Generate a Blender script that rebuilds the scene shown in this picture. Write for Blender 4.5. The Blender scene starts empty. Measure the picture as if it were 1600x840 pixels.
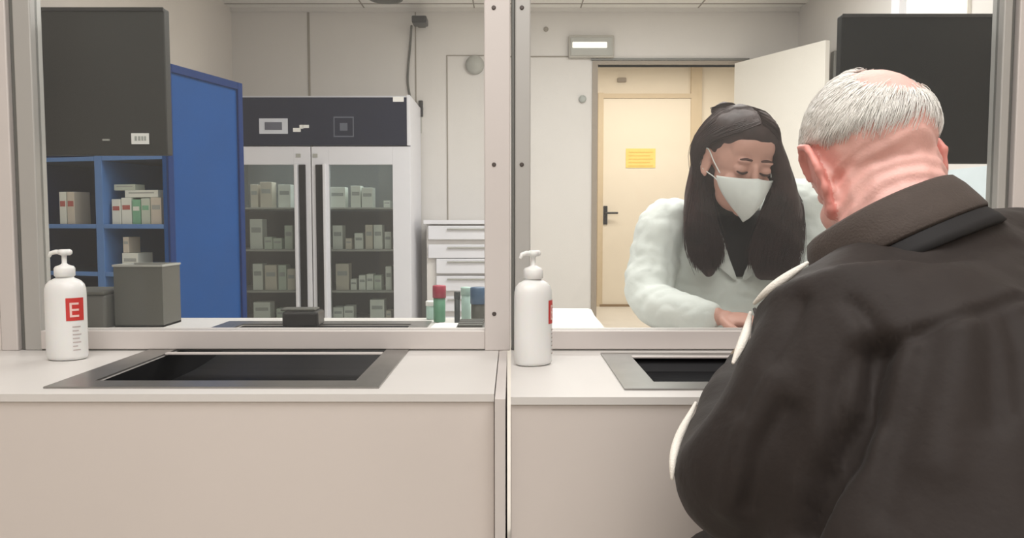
import bpy, bmesh, math, random
from mathutils import Vector, Matrix, noise
from mathutils.bvhtree import BVHTree
random.seed(7)
V = Vector
S = bpy.context.scene
COL = S.collection
R = math.radians
PI = math.pi

# ------------------------------------------------------------------ camera
EYE = 0.97; PITCH = R(3.55); F = 1209.0
cam = bpy.data.cameras.new('camera'); camo = bpy.data.objects.new('camera', cam); COL.objects.link(camo)
camo.location = (0, 0, EYE); camo.rotation_euler = (R(90) - PITCH, 0, 0)
cam.sensor_width = 36; cam.lens = 36 * F / 1600; cam.clip_start = 0.02; cam.clip_end = 60
S.camera = camo
# ------------------------------------------------------------------ world, exposure
w = bpy.data.worlds.new('world'); S.world = w; w.use_nodes = True
w.node_tree.nodes['Background'].inputs[0].default_value = (1, .98, .95, 1)
w.node_tree.nodes['Background'].inputs[1].default_value = 0.3
S.view_settings.view_transform = 'Standard'; S.view_settings.look = 'None'
S.view_settings.gamma = 1; S.view_settings.use_curve_mapping = False
S.view_settings.exposure = 0.0
S.cycles.use_denoising = True
S.cycles.max_bounces = 10; S.cycles.transparent_max_bounces = 16
# ------------------------------------------------------------------ ceiling lights
def area(name, loc, sx, sy, e, col=(1, .97, .92), rot=(0, 0, 0)):
    l = bpy.data.lights.new(name, 'AREA'); l.shape = 'RECTANGLE'; l.size = sx; l.size_y = sy
    l.energy = e; l.color = col
    o = bpy.data.objects.new(name, l); COL.objects.link(o); o.location = loc; o.rotation_euler = rot
    return o
area('ceiling_light_inside', (0.35, 2.4, 2.66), 2.2, 0.8, 44, (1, .985, .96))
area('ceiling_light_inside', (0.8, 4.4, 2.66), 1.8, 0.8, 60, (1, .985, .96))
area('corridor_light', (1.5, 7.6, 2.66), 2.0, .6, 50, (1, .91, .81))
area('public_light', (0.0, 0.3, 2.66), 2.4, 1.1, 42, (1, .98, .96))
area('public_light', (0.3, -1.5, 2.66), 2.4, 1.0, 40, (1, .98, .96))

# ------------------------------------------------------------------ helpers
def lin(c):
    return tuple(((x/255)/12.92 if x/255 <= .04045 else ((x/255+.055)/1.055)**2.4) for x in c) + (1,)
def mat(name, c, rough=.5, metal=0, var=.04, scale=12, bump=0, spec=.5, emit=None, estr=0, sheen=0, sss=0, coat=0):
    m = bpy.data.materials.new(name); m.use_nodes = True
    nt = m.node_tree; b = nt.nodes['Principled BSDF']
    base = lin(c)
    tc = nt.nodes.new('ShaderNodeTexCoord'); no = nt.nodes.new('ShaderNodeTexNoise')
    no.inputs['Scale'].default_value = scale; no.inputs['Detail'].default_value = 4
    nt.links.new(tc.outputs['Object'], no.inputs['Vector'])
    mx = nt.nodes.new('ShaderNodeMix'); mx.data_type = 'RGBA'
    mx.inputs['A'].default_value = tuple(x*(1-var*2) for x in base[:3]) + (1,)
    mx.inputs['B'].default_value = tuple(min(1, x*(1+var*2)) for x in base[:3]) + (1,)
    nt.links.new(no.outputs['Fac'], mx.inputs['Factor']); nt.links.new(mx.outputs['Result'], b.inputs['Base Color'])
    b.inputs['Roughness'].default_value = rough; b.inputs['Metallic'].default_value = metal
    b.inputs['Specular IOR Level'].default_value = spec
    if sheen: b.inputs['Sheen Weight'].default_value = sheen
    if coat: b.inputs['Coat Weight'].default_value = coat
    if sss:
        b.inputs['Subsurface Weight'].default_value = sss; b.inputs['Subsurface Radius'].default_value = (.012, .004, .002)
        b.inputs['Subsurface Scale'].default_value = 1.0
    if emit:
        b.inputs['Emission Color'].default_value = lin(emit); b.inputs['Emission Strength'].default_value = estr
    if bump:
        n2 = nt.nodes.new('ShaderNodeTexNoise'); n2.inputs['Scale'].default_value = scale*12
        bp = nt.nodes.new('ShaderNodeBump'); bp.inputs['Strength'].default_value = bump; bp.inputs['Distance'].default_value = .002
        nt.links.new(tc.outputs['Object'], n2.inputs['Vector']); nt.links.new(n2.outputs['Fac'], bp.inputs['Height'])
        nt.links.new(bp.outputs['Normal'], b.inputs['Normal'])
    return m
def glass_mat(name, tint=(1, 1, 1), refl=1.0, haze=.03):
    m = bpy.data.materials.new(name); m.use_nodes = True; nt = m.node_tree
    for n in list(nt.nodes): nt.nodes.remove(n)
    out = nt.nodes.new('ShaderNodeOutputMaterial'); tr = nt.nodes.new('ShaderNodeBsdfTransparent')
    tr.inputs[0].default_value = tint + (1,)
    gl = nt.nodes.new('ShaderNodeBsdfGlossy'); gl.inputs['Roughness'].default_value = .02
    df = nt.nodes.new('ShaderNodeBsdfDiffuse'); df.inputs[0].default_value = (.8, .8, .78, 1)
    fr = nt.nodes.new('ShaderNodeFresnel'); fr.inputs[0].default_value = 1.3
    ma = nt.nodes.new('ShaderNodeMath'); ma.operation = 'MULTIPLY'; ma.inputs[1].default_value = refl
    m1 = nt.nodes.new('ShaderNodeMixShader'); m2 = nt.nodes.new('ShaderNodeMixShader'); m2.inputs[0].default_value = haze  # veiling haze on the glass, mixed in as a pale diffuse share
    nt.links.new(fr.outputs[0], ma.inputs[0]); nt.links.new(ma.outputs[0], m1.inputs[0])
    nt.links.new(tr.outputs[0], m1.inputs[1]); nt.links.new(gl.outputs[0], m1.inputs[2])
    nt.links.new(m1.outputs[0], m2.inputs[1]); nt.links.new(df.outputs[0], m2.inputs[2])
    nt.links.new(m2.outputs[0], out.inputs[0])
    return m

def tag(o, label=None, cat=None, group=None, kind=None):
    if label: o['label'] = label
    if cat: o['category'] = cat
    if group: o['group'] = group
    if kind: o['kind'] = kind
    return o
def thing(name, label, cat, loc=(0, 0, 0), group=None, kind=None):
    o = bpy.data.objects.new(name, None); o.empty_display_size = .05; COL.objects.link(o); o.location = loc
    return tag(o, label, cat, group, kind)
def finish(name, bm, m, parent=None, smooth=False, local=False):
    bmesh.ops.recalc_face_normals(bm, faces=bm.faces)
    me = bpy.data.meshes.new(name); bm.to_mesh(me); bm.free()
    return linkmesh(name, me, m, parent, smooth, local)
def total(p):
    M = Matrix.Identity(4)
    while p: M = Matrix.Translation(p.location) @ M; p = p.parent
    return M
def linkmesh(name, me, m, parent=None, smooth=False, local=False):
    if m: me.materials.clear(); [me.materials.append(x) for x in (m if isinstance(m, (list, tuple)) else [m])]
    for p in me.polygons: p.use_smooth = smooth
    o = bpy.data.objects.new(name, me); COL.objects.link(o)
    if parent:
        o.parent = parent
        if not local: o.matrix_parent_inverse = parent['_w'] if '_w' in parent else total_inv(parent)
    return o
def total_inv(p):
    # things are unrotated empties or meshes sitting at the world origin, so only locations count
    q = p
    while q.parent: q = q.parent
    return Matrix.Translation(-V(q.location)) if q is p else Matrix.Identity(4)
def box(bm, x0, x1, y0, y1, z0, z1, bev=0, M=None, seg=2):
    r = bmesh.ops.create_cube(bm, size=1)
    vs = r['verts']
    for v in vs: v.co = V((x0+(v.co.x+.5)*(x1-x0), y0+(v.co.y+.5)*(y1-y0), z0+(v.co.z+.5)*(z1-z0)))
    if bev:
        es = list({e for v in vs for e in v.link_edges})
        rr = bmesh.ops.bevel(bm, geom=es, offset=bev, segments=seg, affect='EDGES', profile=.5)
        vs = list({v for f in rr['faces'] for v in f.verts} | {v for v in vs if v.is_valid})
    if M is not None: bmesh.ops.transform(bm, matrix=M, verts=vs)
    return vs
def bx(name, m, b, parent=None, bev=.002, M=None, local=False):
    bm = bmesh.new(); box(bm, *b, bev=bev, M=M); return finish(name, bm, m, parent, local=local)
def struct(o): o['kind'] = 'structure'; return o
def cellslab(name, m, xs, ys, keep, z0, z1, parent=None):
    bm = bmesh.new(); vt = {}; 
    def vv(i, j, k):
        if (i, j, k) not in vt: vt[i, j, k] = bm.verts.new((xs[i], ys[j], (z0, z1)[k]))
        return vt[i, j, k]
    K = lambda i, j: 0 <= i < len(xs)-1 and 0 <= j < len(ys)-1 and keep((xs[i]+xs[i+1])/2, (ys[j]+ys[j+1])/2)
    for i in range(len(xs)-1):
        for j in range(len(ys)-1):
            if not K(i, j): continue
            bm.faces.new([vv(i, j, 1), vv(i+1, j, 1), vv(i+1, j+1, 1), vv(i, j+1, 1)])
            bm.faces.new([vv(i, j, 0), vv(i, j+1, 0), vv(i+1, j+1, 0), vv(i+1, j, 0)])
            for a, b_, di, dj in (((i, j), (i+1, j), 0, -1), ((i+1, j), (i+1, j+1), 1, 0), ((i+1, j+1), (i, j+1), 0, 1), ((i, j+1), (i, j), -1, 0)):
                if not K(i+di, j+dj): bm.faces.new([vv(*a, 0), vv(*b_, 0), vv(*b_, 1), vv(*a, 1)])
    return finish(name, bm, m, parent)
def ell(bm, c, r, M=None, sub=3):
    o = bmesh.ops.create_icosphere(bm, subdivisions=sub, radius=1)
    for v in o['verts']:
        v.co = V((v.co.x*r[0], v.co.y*r[1], v.co.z*r[2]))
        if M is not None: v.co = M @ v.co
        v.co += V(c)
def catmull(P, n):
    P = [tuple(p) for p in P]; out = []
    for i in range(len(P)-1):
        a = P[max(i-1, 0)]; b = P[i]; c = P[i+1]; d = P[min(i+2, len(P)-1)]
        for k in range(n):
            t = k/n
            out.append(tuple(.5*((2*q)+(-p+r)*t+(2*p-5*q+4*r-s)*t*t+(-p+3*q-3*r+s)*t**3) for p, q, r, s in zip(a, b, c, d)))
    out.append(P[-1]); return out
def tube(bm, pts, rad, ref=None, n=14, cap=True, closed=False, M=None):
    """pts: centres, rad: float/tuple(a,b) list; a lies along ref"""
    pts = [V(p) for p in pts]; N = len(pts)
    rad = [(r, r) if isinstance(r, (int, float)) else r for r in (rad if isinstance(rad, list) else [rad]*N)]
    rings = []; prev = None
    for i, p in enumerate(pts):
        if closed: t = pts[(i+1) % N]-pts[i-1]
        else: t = pts[min(i+1, N-1)]-pts[max(i-1, 0)]
        if t.length < 1e-9: t = V((0, 0, 1))
        t.normalize()
        if ref is not None: a = V(ref)-t*t.dot(V(ref))
        elif prev is None:
            q = V((0, 0, 1)) if abs(t.z) < .9 else V((1, 0, 0)); a = q-t*t.dot(q)
        else: a = prev-t*t.dot(prev)
        a.normalize(); b = t.cross(a); prev = a
        rings.append([bm.verts.new(p+a*math.cos(2*PI*k/n)*rad[i][0]+b*math.sin(2*PI*k/n)*rad[i][1]) for k in range(n)])
    m = N if closed else N-1
    for i in range(m):
        A, B = rings[i], rings[(i+1) % N]
        for k in range(n): bm.faces.new([A[k], A[(k+1) % n], B[(k+1) % n], B[k]])
    if cap and not closed:
        for ring, p, q, r in ((rings[0], pts[0], pts[1], rad[0]), (rings[-1], pts[-1], pts[-2], rad[-1])):
            d = (p-q).normalized()*min(r)*.6
            r2 = [bm.verts.new(p+(v.co-p)*.7+d*.7) for v in ring]; c = bm.verts.new(p+d)
            for k in range(n):
                bm.faces.new([ring[k], ring[(k+1) % n], r2[(k+1) % n], r2[k]])
                bm.faces.new([r2[k], r2[(k+1) % n], c])
    if M is not None:
        bmesh.ops.transform(bm, matrix=M, verts=[v for rg in rings for v in rg])
def stube(bm, P, n=6, ref=None, seg=14, M=None):
    """P: rows (x,y,z,a,b) smoothed; M moves the centres"""
    Q = catmull(P, n)
    c = [V(q[:3]) if M is None else M @ V(q[:3]) for q in Q]
    tube(bm, c, [(q[3], q[4]) for q in Q], ref, seg)
def lathe(bm, prof, n=28, sx=1, sy=1, c=(0, 0, 0)):
    rings = []
    for r, z in prof:
        rings.append([bm.verts.new((c[0]+r*sx*math.cos(2*PI*k/n), c[1]+r*sy*math.sin(2*PI*k/n), c[2]+z)) for k in range(n)])
    for A, B in zip(rings, rings[1:]):
        for k in range(n): bm.faces.new([A[k], A[(k+1) % n], B[(k+1) % n], B[k]])
    bm.faces.new(rings[0][::-1]); bm.faces.new(rings[-1])
def remesh(bm, vox, smooth=4, fac=.5):
    bmesh.ops.recalc_face_normals(bm, faces=bm.faces)
    me = bpy.data.meshes.new('tmp'); bm.to_mesh(me); bm.free()
    o = bpy.data.objects.new('tmp', me); COL.objects.link(o)
    m = o.modifiers.new('r', 'REMESH'); m.mode = 'VOXEL'; m.voxel_size = vox
    if smooth:
        s = o.modifiers.new('s', 'SMOOTH'); s.iterations = smooth; s.factor = fac
    dg = bpy.context.evaluated_depsgraph_get(); dg.update()
    out = bpy.data.meshes.new_from_object(o.evaluated_get(dg)); bpy.data.objects.remove(o); bpy.data.meshes.remove(me)
    return out
def displace(me, fn):
    no = [v.normal.copy() for v in me.vertices]
    for v, n_ in zip(me.vertices, no): v.co = v.co + n_*fn(v.co.copy(), n_)
def bvh_of(me):
    return BVHTree.FromPolygons([v.co[:] for v in me.vertices], [p.vertices[:] for p in me.polygons])
def P(px, py, Y):
    u = (px-800)/F; v = (420-py)/F
    s = Y/(math.cos(PITCH)+v*math.sin(PITCH))
    return V((u*s, Y, EYE+s*(v*math.cos(PITCH)-math.sin(PITCH))))

# ------------------------------------------------------------------ materials
M_wall = mat('painted panel wall', (216, 212, 208), .55, var=.02, scale=2)
M_wallp = mat('cream painted wall', (222, 215, 208), .6, var=.02, scale=2)
M_wallc = mat('warm corridor wall', (236, 226, 208), .6, var=.02, scale=2)
M_ceil = mat('ceiling tile', (238, 235, 230), .8, var=.03, scale=30)
M_floor = mat('pale vinyl floor', (214, 208, 198), .35, var=.05, scale=6)
M_seam = mat('panel seam', (150, 143, 133), .7)
M_alu = mat('satin aluminium', (182, 180, 176), .42, .25, var=.03, scale=4)
M_aludk = mat('dark aluminium channel', (120, 120, 116), .5, .4)
M_alub = mat('pale aluminium', (212, 205, 201), .45, .1, var=.02, scale=4)
M_screw = mat('screw head', (95, 88, 85), .4, .6)
M_lam = mat('white laminate worktop', (216, 212, 208), .4, var=.015, scale=5)
M_front = mat('beige laminate front', (214, 205, 199), .4, var=.03, scale=1.6)
M_steel = mat('brushed stainless steel', (150, 148, 145), .33, .85, var=.08, scale=22)
M_well = mat('shaded steel tray well', (17, 17, 20), .55, 0, var=.1, scale=9, spec=.25)  # deep shade inside the steel well is put into this near-black colour
M_pane = glass_mat('window glass', (.97, .98, .975), .8, .03)
M_fglass = glass_mat('refrigerator glass', (.93, .95, .94), 1.2, .03)
M_blk = mat('black plastic', (22, 22, 24), .35, var=.1)
M_screendk = mat('black screen glass', (16, 19, 20), .5, var=.05, scale=3, spec=.1)
M_screen = mat('dark screen', (50, 50, 48), .5, var=.03, scale=3, spec=.2)
M_blue = mat('blue painted steel', (4, 70, 134), .5, var=.05, scale=5, spec=.15)
M_blued = mat('deep blue painted steel', (6, 44, 100), .5, var=.05, scale=5, spec=.15)
M_bluei = mat('grey blue cabinet interior', (30, 44, 68), .5)
M_bluel = mat('light blue shelf edge', (84, 128, 188), .4)
M_white = mat('white enamel', (226, 226, 232), .35, var=.015)
M_navy = mat('navy control panel', (26, 32, 54), .5, var=.05, spec=.15)
M_fint = mat('refrigerator lining', (96, 100, 98), .5)
M_bxw = mat('white carton', (226, 230, 222), .55)
M_bxg = mat('pale green carton', (196, 206, 192), .55)
M_bxb = mat('beige carton', (208, 200, 186), .55)
M_bxr = mat('red printed carton', (176, 92, 84), .55)
M_bxgr = mat('green printed carton', (124, 178, 146), .55)
M_print = mat('grey print', (168, 172, 168), .6)
M_bottle = mat('white plastic', (238, 238, 236), .3, var=.01, sss=.1)
M_red = mat('red label', (206, 62, 58), .4, var=.06, scale=90)
M_pale = mat('pale print', (245, 206, 198), .5)
M_paper = mat('white paper', (246, 245, 242), .7, var=.01)
M_yel = mat('yellow sign', (240, 212, 120), .6)
M_yeld = mat('yellow sign print', (226, 190, 96), .6)
M_grey = mat('dark grey plastic', (84, 84, 78), .5, var=.06)
M_greyl = mat('light grey plastic', (170, 170, 164), .5)
M_lit = mat('lit diffuser', (255, 252, 245), .5, emit=(255, 250, 240), estr=1.1)
M_door = mat('cream door leaf', (232, 222, 204), .45, var=.01)
M_doorr = mat('white door leaf', (242, 238, 230), .4, var=.01)
M_frame = mat('grey brown door frame', (150, 138, 124), .5)
M_skinm = mat('reddish aged skin', (236, 184, 174), .5, var=.10, scale=26, sss=.04, bump=.25)
M_skinf = mat('light skin', (214, 164, 148), .5, var=.05, scale=20, sss=.04)
M_ear = mat('flushed ear skin', (226, 152, 142), .5, var=.08, scale=30, sss=.05)
M_hairw = mat('white hair', (253, 248, 242), .6, var=.03, scale=40, sheen=.5)
M_hairwb = mat('white hair roots', (238, 214, 202), .7, var=.1, scale=60)
M_hairb = mat('dark brown hair', (56, 37, 36), .58, var=.4, scale=18)
M_jack = mat('dark brown jacket cloth', (40, 33, 30), .7, var=.1, scale=7, bump=.35, sheen=.04, spec=.3)
M_jackl = mat('brown collar cloth', (74, 65, 60), .75, var=.08, scale=30, bump=.4, sheen=.05, spec=.3)
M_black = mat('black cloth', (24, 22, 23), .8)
M_pipe = mat('cream fleece edge', (232, 226, 216), .9, bump=.5, scale=40)
M_coat = mat('white coat cloth', (234, 239, 234), .7, var=.02, bump=.3, sheen=.1)
M_mask = mat('white respirator fabric', (236, 240, 236), .8, bump=.4, scale=60)
M_trous = mat('grey trouser cloth', (44, 40, 38), .8)
M_shoe = mat('black leather', (28, 26, 25), .4)
M_brow = mat('dark eyebrow hair', (82, 52, 44), .7)
M_eye = mat('dark lash', (60, 36, 32), .6)

# ------------------------------------------------------------------ structure
CZ = 2.69
struct(bx('floor', M_floor, (-3.2, 4.2, -3, 9, -.1, 0), bev=0))
XL, XR, YB = -2.28, 2.33, 6.4
DX0, DX1, DZ = .70, 1.87, 2.24
def ceil(name, b):
    struct(bx(name, M_ceil, b, bev=0))
ceil('ceiling', (-3.2, 4.2, -3, 9, CZ, CZ+.1))
struct(bx('wall_left', M_wallp, (XL-.1, XL, 1.7, YB+.1, 0, CZ), bev=0))
struct(bx('wall_right', M_wall, (XR, XR+.1, 1.7, YB, 0, CZ), bev=0))
bm = bmesh.new()
box(bm, XL, DX0, YB, YB+.1, 0, CZ); box(bm, DX1, XR+.1, YB, YB+.1, 0, CZ); box(bm, DX0, DX1, YB, YB+.1, DZ, CZ)
struct(finish('wall_back', bm, M_wall))
bm = bmesh.new()
box(bm, -3.1, -1.065, 1.6, 1.7, 0, CZ); box(bm, 1.085, 3.1, 1.6, 1.7, 0, CZ); box(bm, -1.065, 1.085, 1.6, 1.7, 2.15, CZ)
struct(finish('wall_front', bm, M_wallp))
struct(bx('wall_public_left', M_wallp, (-3.2, -3.1, -3, 1.7, 0, CZ), bev=0))
struct(bx('wall_public_right', M_wallp, (3.1, 3.2, -3, 1.7, 0, CZ), bev=0))
struct(bx('wall_public_back', M_wallp, (-3.1, 3.1, -3.1, -3, 0, CZ), bev=0))
struct(bx('wall_corridor_back', M_wallc, (-1.0, 4.2, 8.8, 8.9, 0, CZ), bev=0))
struct(bx('wall_corridor_left', M_wallc, (-1.1, -1.0, 6.5, 8.9, 0, CZ), bev=0))
struct(bx('wall_corridor_right', M_wallc, (4.1, 4.2, 6.5, 8.8, 0, CZ), bev=0))
def strip(n, b, m=M_seam): struct(bx('trim_%d' % n, m, b, bev=0))
k = 1
for b, m in (((XL, XR, YB-.03, YB, CZ-.03, CZ), M_wall),                    # cornice
          ((-1.665, -1.645, YB-.004, YB, 1.85, CZ-.03), M_seam), ((-.79, -.78, YB-.004, YB, 0, CZ-.03), M_seam),
          ((-.05, DX0-.06, YB-.004, YB, 2.30, 2.31), M_seam), ((-.535, -.525, YB-.005, YB, 0, 2.31), M_seam),
          ((-.535, -.04, YB-.005, YB, 2.31, 2.318), M_seam),
          ((DX0-.045, DX0, YB-.012, YB+.1, 0, DZ), M_frame), ((DX1, DX1+.045, YB-.012, YB+.1, 0, DZ), M_frame),
          ((DX0-.045, DX1+.045, YB-.012, YB+.1, DZ, DZ+.03), M_frame),
          ((DX0-.06, DX1+.06, YB-.02, YB-.012, DZ+.035, DZ+.05), M_aludk),
          ((XL, XR, 6.25, 6.26, CZ-.004, CZ), M_seam), ((-.31, -.30, 5.4, YB-.03, CZ-.004, CZ), M_seam),
          ((.55, .56, 5.4, YB-.03, CZ-.004, CZ), M_seam), ((1.5, 1.51, 5.4, YB-.03, CZ-.004, CZ), M_seam), ((-1.2, -1.19, 5.4, YB-.03, CZ-.004, CZ), M_seam),
          ((XR-.06, XR, 4.62, 4.72, 0, CZ), M_white),
          ((XR-.02, XR, 4.0, 4.62, 2.0, CZ), M_doorr)):
    strip(k, b, m); k += 1
# corridor door
d = thing('door_1', None, None, (1.55, 8.8, 0), kind='structure')
x0, x1, zt = P(937, 345, 8.8).x, P(1080, 345, 8.8).x, P(1000, 150, 8.8).z
bx('door_leaf', M_door, (x0+.03, x1-.03, 8.765, 8.79, .015, zt-.03), d)
bm = bmesh.new(); box(bm, x0-.03, x0+.03, 8.75, 8.80, 0, zt+.03); box(bm, x1-.03, x1+.09, 8.75, 8.8, 0, zt+.4); box(bm, x0+.03, x1-.03, 8.75, 8.8, zt-.03, zt+.02)
finish('door_frame', bm, mat('tan door casing', (206, 188, 158), .5), d)
bx('threshold', mat('brown threshold', (140, 116, 84), .6), (x0, x1, 8.74, 8.8, .0, .025), d, bev=0)
bm = bmesh.new(); hx = P(943, 333, 8.75).x+.02; box(bm, hx-.02, hx+.025, 8.75, 8.765, .93, 1.14, .004)
tube(bm, [(hx, 8.76, 1.06), (hx, 8.70, 1.06), (hx+.13, 8.69, 1.06)], .012, n=8)
finish('door_handle', bm, M_blk, d)
# yellow notice on that door
y0 = P(978, 232, 8.76); y1 = P(1024, 262, 8.76)
t = thing('door_notice', 'yellow paper notice stuck on the cream corridor door', 'sign', ((y0.x+y1.x)/2, 8.763, y1.z))
bx('sheet', M_yel, (y0.x, y1.x, 8.759, 8.764, y1.z, y0.z), t, bev=0)
bm = bmesh.new()
for i in range(5):
    z = y0.z-.035-i*.038; box(bm, y0.x+.03, y1.x-.03-.03*(i % 2), 8.757, 8.7592, z-.012, z)
finish('print', bm, M_yeld, t)
tag(bx('corridor_sensor', M_frame, (1.18, 1.28, 8.77, 8.8, 2.52, 2.57), bev=.008), 'small brown detector on the wall above the cream corridor door', 'detector')
# open door leaf in the room
d = thing('door_2', None, None, (DX1, YB-.03, 0), kind='structure')
hp = V((P(1150, 345, 6.36).x, 6.36, 0)); fp = V((P(1290, 345, 5.55).x, 5.55, 0)); dd = (fp-hp); L = dd.length; ang = math.atan2(dd.y, dd.x)
MM = Matrix.Translation(hp) @ Matrix.Rotation(ang, 4, 'Z')
bx('door_leaf', M_doorr, (0, L, -.045, 0, .015, 2.24), d, M=MM, bev=.003)
bm = bmesh.new(); box(bm, L-.09, L-.05, -.06, -.045, .93, 1.12, .003, MM); box(bm, L-.18, L-.06, -.10, -.085, 1.04, 1.06, .005, MM); box(bm, L-.075, L-.06, -.10, -.05, 1.04, 1.06, .003, MM)
finish('door_handle', bm, M_blk, d)
for z in (.3, 1.1, 1.95): bx('hinge', M_greyl, (-.012, .0, -.012, .002, z-.04, z+.04), d, M=MM)
p = P(1294, 80, 5.62); q = P(1294, 130, 5.62)
tag(bx('wall_bracket', M_aludk, (XR-.035, XR, 5.60, 5.66, q.z, p.z), bev=.004), 'tall dark bar on the side wall at the corner of the open white door', 'bracket')

# ------------------------------------------------------------------ partition windows
YG = 1.60
def part_window(n, posts, rail, pane, screws):
    t = thing('window_%d' % n, None, None, ((rail[0]+rail[1])/2, YG+.02, .70), kind='structure')
    for (a, b, mlist) in posts:
        for (xa, xb, ya, m) in mlist:
            bx('frame_post', m, (xa, xb, YG+ya, YG+.045, .70, 2.15), t, bev=.0025)
    bx('frame_rail', M_alub, (rail[0], rail[1], YG, YG+.05, .703, .742), t, bev=.002)
    bx('frame_gasket', M_aludk, (rail[0], rail[1], YG+.004, YG+.04, .70, .7035), t, bev=0)
    bx('glass_pane', M_pane, (pane[0], pane[1], YG+.021, YG+.029, .742, 2.13), t, bev=0)
    for x, z in screws:
        bm = bmesh.new(); lathe(bm, [(.0045, -.0015), (.0045, 0), (.003, .0015)], 12)
        bmesh.ops.transform(bm, matrix=Matrix.Translation((x, YG-.001, z)) @ Matrix.Rotation(R(90), 4, 'X'), verts=bm.verts)
        finish('screw', bm, M_screw, t)
    return t
X = lambda px, Y=YG: (px-800)/F*Y
zs = [P(772, y, YG).z for y in (12, 257, 490)]
part_window(1, [(0, 0, [(-1.065, -1.030, 0, M_alub), (-1.030, -1.018, .012, M_aludk), (-1.018, -.982, .004, M_alu)]),
                (0, 0, [(-.057, -.0035, 0, M_alub)])], (-.982, -.057), (-.982, -.057), [(-.037, z) for z in zs])
part_window(2, [(0, 0, [(-.0015, .006, .006, M_aludk), (.006, .038, .0, M_alu)]),
                (0, 0, [(1.002, 1.020, .004, M_alu), (1.020, 1.032, .014, M_aludk), (1.032, 1.085, 0, M_alub)])], (.038, 1.002), (.038, 1.002), [(.020, z) for z in zs])

# ------------------------------------------------------------------ counters
CT = .70
TX = (-.735, -.225)                                   # left tray
t = thing('service_counter', 'long white topped counter with beige front under the left window', 'counter', (-.54, 1.6, 0))
hole = (-.70, -.262, 1.285, 2.0)
cellslab('worktop', M_lam, [-1.25, -1.065, hole[0], hole[1], -.028], [1.195, hole[2], 1.6, hole[3], 2.15],
         lambda x, y: not (hole[0] < x < hole[1] and hole[2] < y < hole[3]) and (x > -1.065 or y > 1.7), CT-.012, CT, t)
bx('front_panel', M_front, (-1.065, -.028, 1.199, 1.217, 0, CT-.012), t)
bx('side_panel', M_front, (-.046, -.028, 1.218, 2.15, 0, CT-.012), t)
bx('side_panel', M_front, (-1.065, -1.047, 1.218, 1.595, 0, CT-.012), t)
t = thing('service_counter', 'white topped counter with beige front where the man in the brown jacket sits', 'counter', (.5, 1.6, 0))
hole2 = (.236, .70, 1.275, 1.52)
cellslab('worktop', M_lam, [-.002, .236, hole2[1], 1.085, 1.25], [1.175, hole2[2], hole2[3], 1.6, 1.7, 1.885, 2.38],
         lambda x, y: not (hole2[0] < x < hole2[1] and hole2[2] < y < hole2[3]) and (x < 1.085 or y > 1.7) and (y < 1.885 or x < .236), CT-.012, CT, t)
bx('front_panel', M_front, (-.002, 1.085, 1.179, 1.197, 0, CT-.012), t)
bx('side_panel', M_front, (-.002, .016, 1.198, 2.38, 0, CT-.012), t)
bx('side_panel', M_front, (1.067, 1.085, 1.198, 1.595, 0, CT-.012), t)
struct(bx('trim_30', M_alub, (-.0265, -.010, 1.165, 1.60, 0, CT), bev=.001))
def tray(label, x0, x1, y0, y1, hx0, hx1, hy0, hy1):
    t = thing('transaction_tray', label, 'tray', ((x0+x1)/2, y0, CT))
    cellslab('rim', M_steel, [x0, hx0, hx1, x1], [y0, hy0, hy1, y1], lambda x, y: not (hx0 < x < hx1 and hy0 < y < hy1), CT, CT+.003, t)
    # curved well
    bm = bmesh.new(); n = 14; g = []
    e = .0008
    for j in range(n+1):
        a = j/n; y = hy0+e+(hy1-hy0-2*e)*a; z = CT-.002-.055*math.sin(PI*a)**.6
        g.append([bm.verts.new((x, y, z)) for x in (hx0+e, hx1-e)])
    for A, B in zip(g, g[1:]): bm.faces.new([A[0], A[1], B[1], B[0]])
    for s in (0, 1):
        bm.faces.new([r[s] for r in g])
    finish('well', bm, M_well, t)
    bx('well_highlight', M_alub, (hx0, hx1, min(hy1, 1.56)-.014, min(hy1, 1.56), CT+.0005, CT+.0045), t, bev=.001)  # pale strip modelling the highlight at the back of the tray
tray('stainless steel tray with a shaded black well set in the left counter', -.757, -.215, 1.235, 2.06, hole[0], hole[1], hole[2], hole[3])
tray('stainless steel tray with a shaded black well partly hidden by the seated man', .18, .75, 1.222, 1.56, hole2[0], hole2[1], hole2[2], hole2[3])

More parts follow.
